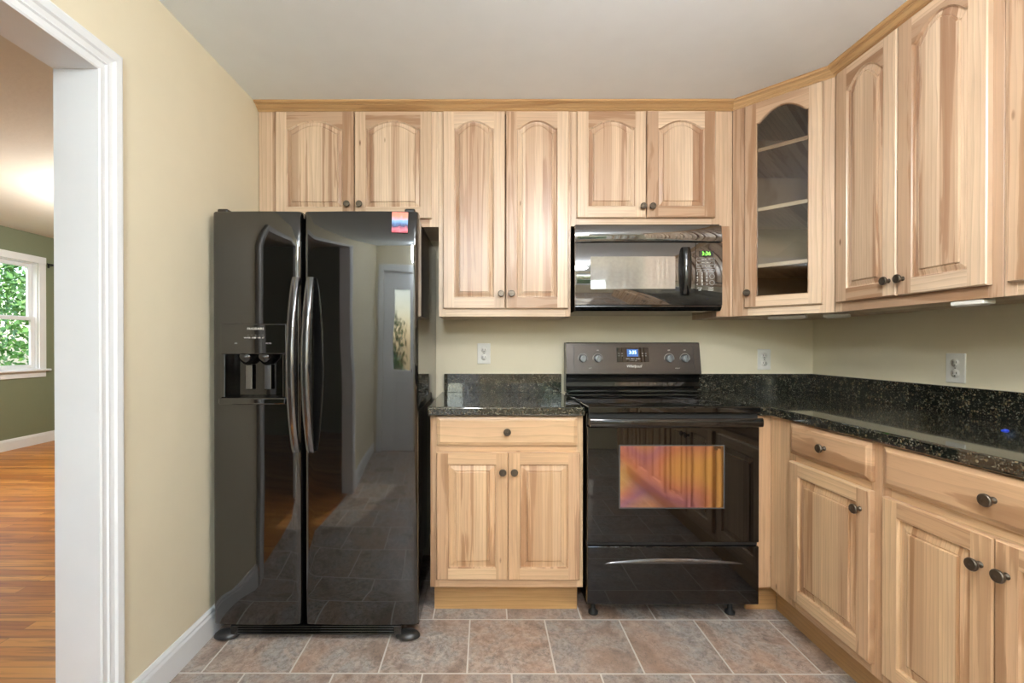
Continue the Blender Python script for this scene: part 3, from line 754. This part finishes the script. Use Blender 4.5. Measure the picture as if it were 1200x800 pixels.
def fhandle(door, xc, side):
    m = MB(); rows = []; n = 36; z0, z1 = .790 - FZ0, 1.508 - FZ0
    for k in range(n + 1):
        t = k / n; z = z0 + (z1 - z0) * t; b_ = sin(pi * t) ** .75
        yo = -.010 - .048 * b_; wv = .0155 + .003 * b_; dp = .008 + .010 * b_
        ring = []
        for q in range(20):
            a = 2 * pi * q / 20; ca, sa = cos(a), sin(a)
            r = (abs(ca) ** 4 + abs(sa) ** 4) ** -.25
            ring.append((xc + wv * ca * r, yo + dp * sa * r, z))
        rows.append(ring)
    m.grid(rows, close_u=True); m.face(rows[0]); m.face(rows[-1][::-1])
    for z in (z0 + .012, z1 - .012): m.box(xc - .010, xc + .010, -.012, .012, z - .010, z + .010)
    return m.build('handle', M_strap, door)
fhandle(d1, -.777 - FX0, 1); fhandle(d2, -.717 - FX0 - (fm + .006), 1)
# base grille, feet and hinge covers
m = MB(); m.box(.07, fw - .07, .012, .07, .024, .062)
for k in range(3): m.box(.10, fw - .10, .006, .013, .030 + k * .010, .035 + k * .010)
m.build('base_grille', M_black, fr, bevel=.003)
for xx in (.045, fw - .045):
    m = MB(); rows = []
    for k in range(9):
        a = pi / 2 * k / 8; rows.append([(xx + .052 * cos(a) * cos(b_), .030 + .034 * cos(a) * sin(b_), .010 + .026 * sin(a)) for b_ in [2 * pi * q / 20 for q in range(20)]])
    m.grid(rows, close_u=True); m.lathe([(.001, 0), (.020, 0), (.033, .010)], 20, 'z', (xx, .030, 0)); m.build('foot_cover', M_feet, fr)
for xx in (.035, fw - .035):
    m = MB(); m.box(xx - .022, xx + .022, .02, .10, FZ1 - .004, FZ1 + .016); m.build('hinge_cover', M_black, fr, bevel=.007, segs=3)

# magnet on the fridge door
def magnet():
    m, nt, b = new_mat('sunset_picture'); n = N(nt); x, y, z = n.sep(n.obj())
    zz = n.math('ADD', n.math('DIVIDE', z, .084), n.math('MULTIPLY', n.math('SUBTRACT', n.noise(n.obj(), 45, 3), .5), .35))
    c = n.ramp(zz, [(0, (.55, .06, .10)), (.16, (.85, .20, .28)), (.3, (.05, .04, .12)), (.42, (.10, .22, .50)), (.58, (.25, .48, .75)), (.68, (.65, .40, .55)), (.8, (.85, .30, .20)), (1, (.80, .22, .16))])
    nt.links.new(c, b.inputs['Base Color']); b.inputs['Roughness'].default_value = .3
    return m
m = MB(); m.box(0, .066, 0, .002, 0, .084); mg = m.build('fridge_magnet', magnet(), None, (-.386, FY - .0015, 1.694)); mg.rotation_euler = (0, radians(1.5), 0)
tag(mg, 'small pink and blue sunset picture magnet on the refrigerator door', 'magnet')

# ------------------------------------------------------------------ range
RX0, RX1, RY = .4475, 1.1975, 1.975; rwid = RX1 - RX0
rg = thing('range', 'black freestanding electric range with glass cooktop and oven window', 'stove', (RX0, RY, 0))
m = MB(); m.box(.002, rwid - .002, .035, .62, .075, .925); m.build('range_body', M_black, rg, bevel=.003)
m = MB(); m.box(0, rwid, -.012, .565, .932, .962); ck = m.build('cooktop', M_bglass, rg, bevel=.006, segs=3)
for (cx, cy, r) in ((.19, .14, .105), (.56, .14, .085), (.19, .41, .080), (.56, .41, .105)):
    m = MB()
    m.lathe([(r, 0), (r, .0005), (r - .002, .0005), (r - .002, 0)], 48, 'z', (cx, cy, .9622)); m.build('burner_ring', M_burn, ck)
m = MB(); m.box(.006, rwid - .006, .004, .03, .878, .931); m.build('vent_panel', M_dark, rg)
# oven door with window
od = MB(); zt, zb_ = .872, .3665
ox0, ox1, oz0, oz1 = .590 - RX0, 1.040 - RX0, .520, .789
od.box(0, rwid, 0, .034, zb_, zt)
odo = od.build('oven_door', M_bglass, rg, bevel=.004)
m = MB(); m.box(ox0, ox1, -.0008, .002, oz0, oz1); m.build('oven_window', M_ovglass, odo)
m = MB()
for (a, b_, c, d_) in ((ox0 - .006, ox1 + .006, oz1, oz1 + .005), (ox0 - .006, ox1 + .006, oz0 - .005, oz0), (ox0 - .006, ox0, oz0, oz1), (ox1, ox1 + .006, oz0, oz1)):
    m.box(a, b_, -.0012, .001, c, d_)
m.build('window_border', M_burn, odo)
# the full-width handle is a bowed bar
m = MB(); rows = []
for k in range(31):
    t = k / 30; x = .004 + (rwid - .008) * t; bo = .012 * (1 - (2 * t - 1) ** 4)
    ring = []
    for q in range(16):
        a = 2 * pi * q / 16; r = (abs(cos(a)) ** 3 + abs(sin(a)) ** 3) ** (-1 / 3)
        ring.append((x, -.026 - bo + .011 * cos(a) * r, .896 + .0195 * sin(a) * r))
    rows.append(ring)
m.grid(rows, close_u=True); m.face(rows[0]); m.face(rows[-1][::-1])
m.box(.004, .040, -.03, .004, .884, .908); m.box(rwid - .040, rwid - .004, -.03, .004, .884, .908)
m.build('handle', M_black, odo)
# storage drawer with crescent finger grip
dr = MB(); dr.box(0, rwid, 0, .034, .094, .350); dro = dr.build('storage_drawer', M_bglass, rg, bevel=.005)
m = MB(); rows = []; gx0, gx1 = .075, rwid - .068
for k in range(41):
    t = k / 40; x = gx0 + (gx1 - gx0) * t; hh = .024 * sin(pi * t) ** .6 + .0005
    rows.append([(x, -.0005, .272), (x, -.010 * sin(pi * t) ** .5, .272 + hh * .35), (x, -.006 * sin(pi * t) ** .5, .272 + hh * .8), (x, -.0005, .272 + hh)])
m.grid(rows); m.build('drawer_grip', M_strap, dro)
m = MB(); m.box(.003, rwid - .003, .012, .034, .351, .3655); m.build('door_gasket', M_dark, rg)
for xx in (.048, rwid - .075):
    for yy in (.098, .56):
        m = MB(); m.lathe([(.001, 0), (.022, 0), (.022, .010), (.012, .014), (.010, .030), (.010, .076)], 16, 'z', (xx, yy, 0)); m.build('levelling_foot', M_dark, rg)
# backguard and console
bgd = MB(); cx0, cx1 = .008, rwid + .010
rows = []
for (y, z) in ((.640, .963), (.552, .963), (.549, .968), (.549, .978), (.562, .984), (.575, .998), (.580, 1.020), (.577, 1.045), (.568, 1.058), (.566, 1.066), (.640, 1.066)):
    rows.append([(cx0, y, z), (cx1, y, z)])
bgd.grid(rows, smooth=False); bgd.face([r[0] for r in rows]); bgd.face([r[1] for r in rows][::-1])
bgd.build('backguard', M_black, rg)
TI = .030  # tilt run of console front over its height
def cy(z): return .550 + TI * (z - 1.066) / .178
con = MB(); rows = [(.640, 1.066), (.640, 1.244), (cy(1.244) + .006, 1.244), (cy(1.238), 1.238), (cy(1.070), 1.070), (cy(1.066) + .005, 1.066)]
con.grid([[(cx0, y, z), (cx1, y, z)] for y, z in rows] + [[(cx0, rows[0][0], rows[0][1]), (cx1, rows[0][0], rows[0][1])]], smooth=False); con.face([(cx0, y, z) for y, z in rows]); con.face([(cx1, y, z) for y, z in rows][::-1])
cn = con.build('console', M_console, rg)
def X2(px, Y=2.55): return (px - 568.6) / 529.4 * Y - RX0
def Z2(py, Y=2.55): return H_CAM - (py - 403.8 - 2.5) / 529.4 * Y
tilt = math.atan2(TI, .178)
def flat(m, x0, x1, z0, z1, off, th=.0006):
    P = [(x0, cy(z0) - off, z0), (x1, cy(z0) - off, z0), (x1, cy(z1) - off, z1), (x0, cy(z1) - off, z1)]
    Q = [(x, y + off + .0002, z) for x, y, z in P]
    m.face(P)
    for k in range(4): m.face([P[(k + 1) % 4], P[k], Q[k], Q[(k + 1) % 4]])
# bezel outline
m = MB(); bx0, bx1, bz0, bz1 = cx0 + .042, cx1 - .036, 1.084, 1.231
for a in ((bx0, bx1, bz1 - .002, bz1), (bx0, bx1, bz0, bz0 + .002), (bx0, bx0 + .002, bz0, bz1), (bx1 - .002, bx1, bz0, bz1)): flat(m, *a, .0012)
m.build('console_outline', M_dark, cn)
kz = Z2(422.3)
for px in (682.3, 699.8, 783, 801.3):
    x = X2(px) ; y = cy(kz)
    m = MB(); m.lathe([(.0285, .001), (.0285, -.0012), (.0265, -.0012), (.0265, .001)], 32, 'y', (x, y, kz)); m.build('dial_ring', M_dim, cn)
    m = MB(); m.lathe([(.021, .0), (.0215, -.004), (.0195, -.017), (.017, -.020), (.001, -.0205)], 28, 'y', (x, y, kz)); m.box(x - .0045, x + .0045, y - .030, y - .016, kz - .020, kz + .020)
    m.build('control_knob', M_knobg, cn, bevel=.001)
    m = MB(); m.box(x - .0008, x + .0008, y - .0312, y - .029, kz + .004, kz + .019); m.build('knob_pointer', M_dark, cn)
m = MB(); flat(m, X2(722), X2(759.3), Z2(426.4), Z2(409.6), .0016); m.build('display_panel', M_bglass, cn)
m = MB(); flat(m, X2(734), X2(747), Z2(420), Z2(411.5), .0022); m.build('clock_screen', M_lcdbg, cn)
RT = (radians(90) - tilt, 0, 0)
def ctext(nm, body, size, px, py, mat, **k):
    z = Z2(py); return text(nm, body, size, (X2(px), cy(z) - .0030, z), RT, mat, cn, **k)
ctext('clock_digits', '3:35', .026, 740.7, 415.3, M_lcdb, space=.95)
ctext('logo_lettering', 'Whirlpool', .022, 741.3, 431.3, M_print, shear=.25, space=.92)
ctext('button_lettering', 'BAKE  BROIL  CLEAN', .0085, 741, 422.6, M_print)
ctext('button_lettering', 'START  OFF', .0085, 741, 424.8, M_dim)
ctext('button_lettering', 'o  o\no  o', .016, 726.3, 417.5, M_dim, line=.8)
ctext('button_lettering', 'o  o\no  o', .016, 754, 417.5, M_dim, line=.8)
for px, b_ in ((690.5, 'LEFT'), (791.8, 'RIGHT')): ctext('dial_lettering', b_, .009, px, 433.6, M_dim)
for px in (699.8, 783, 801.3): ctext('dial_lettering', 'OFF', .008, px, 412.8, M_print)

# ------------------------------------------------------------------ microwave
MX0, MX1, MY = .4475, 1.177, 2.238; mw = MX1 - MX0; MZ0 = 1.398
mc = thing('microwave', 'black over-the-range microwave oven under the short cabinet', 'microwave', (MX0, MY, MZ0))
def mz(v): return v - MZ0
m = MB(); m.box(.004, mw - .004, .03, .396, .010, 1.834 - MZ0); m.build('microwave_body', M_black, mc, bevel=.002)
def bow(x): return .010 * ((2 * x / mw - 1) ** 2)
def bowed(m, x0, x1, z0, z1, base, depth, n=14, top_y=0.0, bot_y=0.0):
    xs = [x0 + (x1 - x0) * k / n for k in range(n + 1)]
    e = .003
    rows = [[(x, depth, z0) for x in xs], [(x, base + bow(x) + bot_y + e, z0) for x in xs], [(x, base + bow(x) + bot_y, z0 + e) for x in xs], [(x, base + bow(x) + top_y, z1 - e) for x in xs], [(x, base + bow(x) + top_y + e, z1) for x in xs], [(x, depth, z1) for x in xs]]
    m.grid(rows, smooth=True)
    for s_ in (0, -1): m.face([r[s_] for r in rows])
m = MB(); bowed(m, 0, mw, mz(1.742), mz(1.826), 0, .03, top_y=.010); vg = m.build('vent_grille', M_mwglass, mc)
m = MB(); bowed(m, .0, .592, mz(1.428), mz(1.738), 0, .03); md = m.build('microwave_door', M_mwglass, mc)
m = MB(); bowed(m, .595, mw, mz(1.428), mz(1.738), 0, .03); mp = m.build('control_panel', M_mwglass, mc)
m = MB(); rows = []
for (y, z) in ((.03, 1.4275), (.006, 1.4275), (.004, 1.420), (.012, 1.408), (.030, 1.400), (.10, 1.398), (.396, 1.398), (.396, 1.4275)):
    rows.append([(x, y + (bow(x) if y < .02 else 0), mz(z)) for x in [mw * k / 14 for k in range(15)]])
m.grid(rows, smooth=False); m.face([r[0] for r in rows]); m.face([r[-1] for r in rows][::-1]); m.build('hood_bottom', M_black, mc)
# window in the door
def curved_plate(x0, x1, z0, z1, off, mat, nm, parent, n=10):
    m = MB(); xs = [x0 + (x1 - x0) * k / n for k in range(n + 1)]
    m.grid([[(x, bow(x) - off, z0) for x in xs], [(x, bow(x) - off, z1) for x in xs]]); m.grid([[(x, bow(x), z1) for x in xs], [(x, bow(x) - off, z1) for x in xs]], smooth=False)
    return m.build(nm, mat, parent)
M_screen = gloss('microwave_screen', (.26, .245, .225), .04, 2.7, (3, .3, .003))
curved_plate(.075, .492, mz(1.508), mz(1.668), .0008, M_screen, 'door_window', md)
m = MB(); rows = []
for k in range(21):
    t = k / 20; z = mz(1.478) + (mz(1.712) - mz(1.478)) * t; b_ = sin(pi * t) ** .5
    rows.append([(.541 + .020 * cos(a), bow(.54) - .006 - .022 * b_ + .012 * sin(a), z) for a in [2 * pi * q / 16 for q in range(16)]])
m.grid(rows, close_u=True); m.face(rows[0]); m.face(rows[-1][::-1]); m.box(.530, .552, -.006, .006, mz(1.482), mz(1.50)); m.box(.530, .552, -.006, .006, mz(1.69), mz(1.708)); m.build('handle', M_black, md)
cpx = lambda px: (px - 568.6) / 529.4 * MY - MX0
cpz = lambda py: H_CAM - (py - 406.3) / 529.4 * MY - MZ0
curved_plate(cpx(819), cpx(836), cpz(303), cpz(296.3), .0006, M_bglass, 'clock_screen', mp)
def mt(nm, b_, s_, px, py, mat, **k): return text(nm, b_, s_, (cpx(px), bow(cpx(px)) - .0016, cpz(py)), (radians(90), 0, 0), mat, mp, **k)
mt('clock_digits', '3:36', .026, 827.5, 299.6, M_lcdg)
m = MB()
def outl(px0, px1, py0, py1, t=.0011):
    a, b_, c, d_ = cpx(px0), cpx(px1), cpz(py1), cpz(py0); y = bow((a + b_) / 2)
    for q in ((a, b_, c, c + t), (a, b_, d_ - t, d_), (a, a + t, c, d_), (b_ - t, b_, c, d_)): m.box(q[0], q[1], y - .0012, y - .0002, q[2], q[3])
for r in range(3):
    for c in range(2): outl(816 + c * 11.3, 826 + c * 11.3, 304.5 + r * 4.0, 307.8 + r * 4.0)
for c in range(4): outl(816 + c * 5.6, 820.6 + c * 5.6, 318.0, 320.8)
m.build('key_outlines', M_dim, mp)
m = MB()
for py in (326, 333.5): m.lathe([(.0125, 0), (.0125, -.0012), (.0110, -.0012), (.0110, 0)], 24, 'y', (cpx(834.5), bow(cpx(834)) - .0002, cpz(py)))
m.build('round_keys', M_dim, mp)
mt('key_lettering', '1   2   3\n4   5   6\n7   8   9\n<   0   >', .0175, 822.5, 329.5, M_print, line=.98)
mt('key_lettering', 'popcorn  pizza', .0072, 827, 306.1, M_print)
mt('key_lettering', 'reheat   defrost', .0072, 827, 310.1, M_print)
mt('key_lettering', 'sensor   cook', .0072, 827, 314.1, M_print)
mt('key_lettering', 'stop\noff', .013, 819.8, 340.8, M_print, line=.8)
mt('key_lettering', 'start\nenter', .013, 833, 340.8, M_print, line=.8)

# ------------------------------------------------------------------ outlets
def outlet(loc, rotz, label):
    root = thing('electrical_outlet', label, 'outlet', loc, rotz, 'wall outlets above the worktop')
    m = MB(); m.box(-.038, .038, -.006, -.0003, -.060, .060); p = m.build('cover_plate', M_white, root, bevel=.003)
    for z in (-.0215, .0215):
        m = MB(); m.lathe([(.017, -.006), (.017, -.0075), (.001, -.0075)], 24, 'y', (0, 0, z)); r_ = m.build('receptacle', M_white, root)
        m = MB(); m.box(-.0075, -.0055, -.0082, -.0070, z - .003, z + .007); m.box(.0055, .0075, -.0082, -.0070, z - .002, z + .006); m.lathe([(.0026, -.0070), (.0026, -.0082), (.0005, -.0082)], 10, 'y', (0, 0, z - .0095)); m.build('slot', M_slot, r_)
    m = MB(); m.lathe([(.003, -.006), (.003, -.0072), (.0005, -.0075)], 12, 'y'); m.build('screw', M_chrome, root)
outlet((-.008, YW, 1.180), 0, 'white duplex outlet left of the range')
outlet((1.622, YW, 1.146), 0, 'white duplex outlet right of the range touching the granite backsplash')
outlet((XR, 1.834, 1.137), -pi / 2, 'white duplex outlet on the right wall')

# under-cabinet lights
def strip_light(loc, rotz, L, label):
    root = thing('under_cabinet_light', label, 'under cabinet light', loc, rotz, 'slim white lights below the wall cabinets')
    m = MB(); m.box(-L / 2, L / 2, -.022, .022, -.016, -.0005); m.build('housing', M_white, root, bevel=.004)
    m = MB(); m.box(-L / 2 + .012, L / 2 - .012, -.016, .016, -.0185, -.016); m.build('lens', M_white, root, bevel=.001)
strip_light((1.585, 1.475, ZB), pi / 2, .10, 'slim white under-cabinet light below the large right wall cabinet')
strip_light((1.50, 2.25, ZB), ang, .16, 'slim white under-cabinet light below the glass corner cabinet')
strip_light((1.66, 2.14, ZB), ang, .10, 'short white under-cabinet light beneath the corner where the right cabinets start')

# small blue speck on the worktop
m = MB(); rows = []
for k in range(7):
    a = pi / 2 * k / 6; rows.append([(.009 * cos(a) * cos(b_), .007 * cos(a) * sin(b_), .006 * sin(a)) for b_ in [2 * pi * q / 12 for q in range(12)]])
m.grid(rows, close_u=True); m.box(-.012, -.004, -.003, .003, 0, .003)
tag(m.build('blue_speck', plain('blue_speck', (.01, .06, .75), .4), None, (1.665, 1.449, ZK)), 'tiny bright blue lump lying on the granite worktop at the right', 'speck')

# curtain rod bracket by the far window, curtains at the kitchen window behind the camera
br = thing('curtain_bracket', 'small dark curtain rod bracket on the green wall beside the window', 'curtain bracket', (LX, LW1[1] + .135, 2.235))
m = MB(); m.box(.001, .006, -.012, .012, -.03, .03); m.box(.006, .075, -.005, .005, -.005, .005); m.box(.066, .080, -.006, .006, -.005, .016); m.build('bracket_arm', M_dark, br, bevel=.001)
m = MB(); m.lathe([(.007, -.09), (.007, .02), (.014, .024), (.018, .036), (.012, .048), (.001, .052)], 14, 'y', (.073, 0, .010)); m.build('rod_end', M_dark, br)
for i, (xa, xb) in enumerate(((.28, .80), (1.30, 1.84))):
    m = MB(); rows = []
    for z in (.90, 1.3, 1.7, 2.2): rows.append([(xa + (xb - xa) * k / 60, YB + .07 + .022 * sin(k * .9), z) for k in range(61)])
    m.grid(rows); tag(m.build('curtain', M_curtain), ('striped pale curtain on the door side of the kitchen window' if i == 0 else 'striped pale curtain on the cabinet side of the kitchen window'), 'curtain')

# ------------------------------------------------------------------ outdoors
m = MB(); m.box(-40, LX - .1, -30, 40, -.6, -.5); m.box(LX - .1, 40, -30, LY0 - .1, -.6, -.5); struct(m.build('ground', M_grass))
def tree(loc, r, h_, label, nleaf=3500, lsz=.09):
    root = thing('tree', label, 'tree', loc)
    m = MB(); rows = []
    for k in range(6):
        t = k / 5; rows.append([((.14 - .09 * t) * cos(a) + .05 * sin(3 * t), (.14 - .09 * t) * sin(a), t * h_ * .7) for a in [2 * pi * q / 10 for q in range(10)]])
    m.grid(rows, close_u=True); m.build('trunk', M_bark, root)
    m = MB(); cl = [(random.uniform(-.6, .6) * r, random.uniform(-.75, .75) * r, h_ * random.uniform(.12, .95), random.uniform(.35, .6) * r) for _ in range(26)]
    for k in range(nleaf):
        c = random.choice(cl); d_ = Vector((random.gauss(0, 1), random.gauss(0, 1), random.gauss(0, 1))).normalized() * c[3] * random.uniform(.72, 1.0)
        p = Vector(c[:3]) + d_; s_ = lsz * random.uniform(.6, 1.3)
        n_ = (d_.normalized() + Vector((random.uniform(-.7, .7), random.uniform(-.7, .7), random.uniform(-.2, .9)))).normalized()
        t_ = n_.cross(Vector((random.uniform(-1, 1), random.uniform(-1, 1), random.uniform(-1, 1)))).normalized(); b_ = n_.cross(t_)
        m.face([p - t_ * s_, p + b_ * s_ * .5, p + t_ * s_, p - b_ * s_ * .5], m=0 if random.random() < .6 else 1)
    m.build('foliage', [M_leaf, M_leaf2], root)
tree((-9.2, 7.3, -.5), 1.5, 4.8, 'leafy green tree right outside the far window', 12000, .06)
tree((-12.4, 12.6, -.5), 1.9, 5.8, 'tall leafy green tree behind the one at the far window', 6000, .09)
tree((-12.8, 8.2, -.5), 1.7, 5.6, 'broad leafy green tree some way behind the far window tree', 6000, .09)
tree((-9.2, 3.9, -.5), 1.2, 4.0, 'leafy shrub tree beside the far window tree', 6000, .07)
tree((-9.5, .2, -.5), 1.5, 4.4, 'leafy green tree outside the nearer living room window')
tree((1.6, -6.2, -.5), 1.3, 2.6, 'leafy green tree outside the kitchen window')
tree((-2.6, -7.4, -.5), 1.6, 2.2, 'leafy green tree outside the kitchen door')
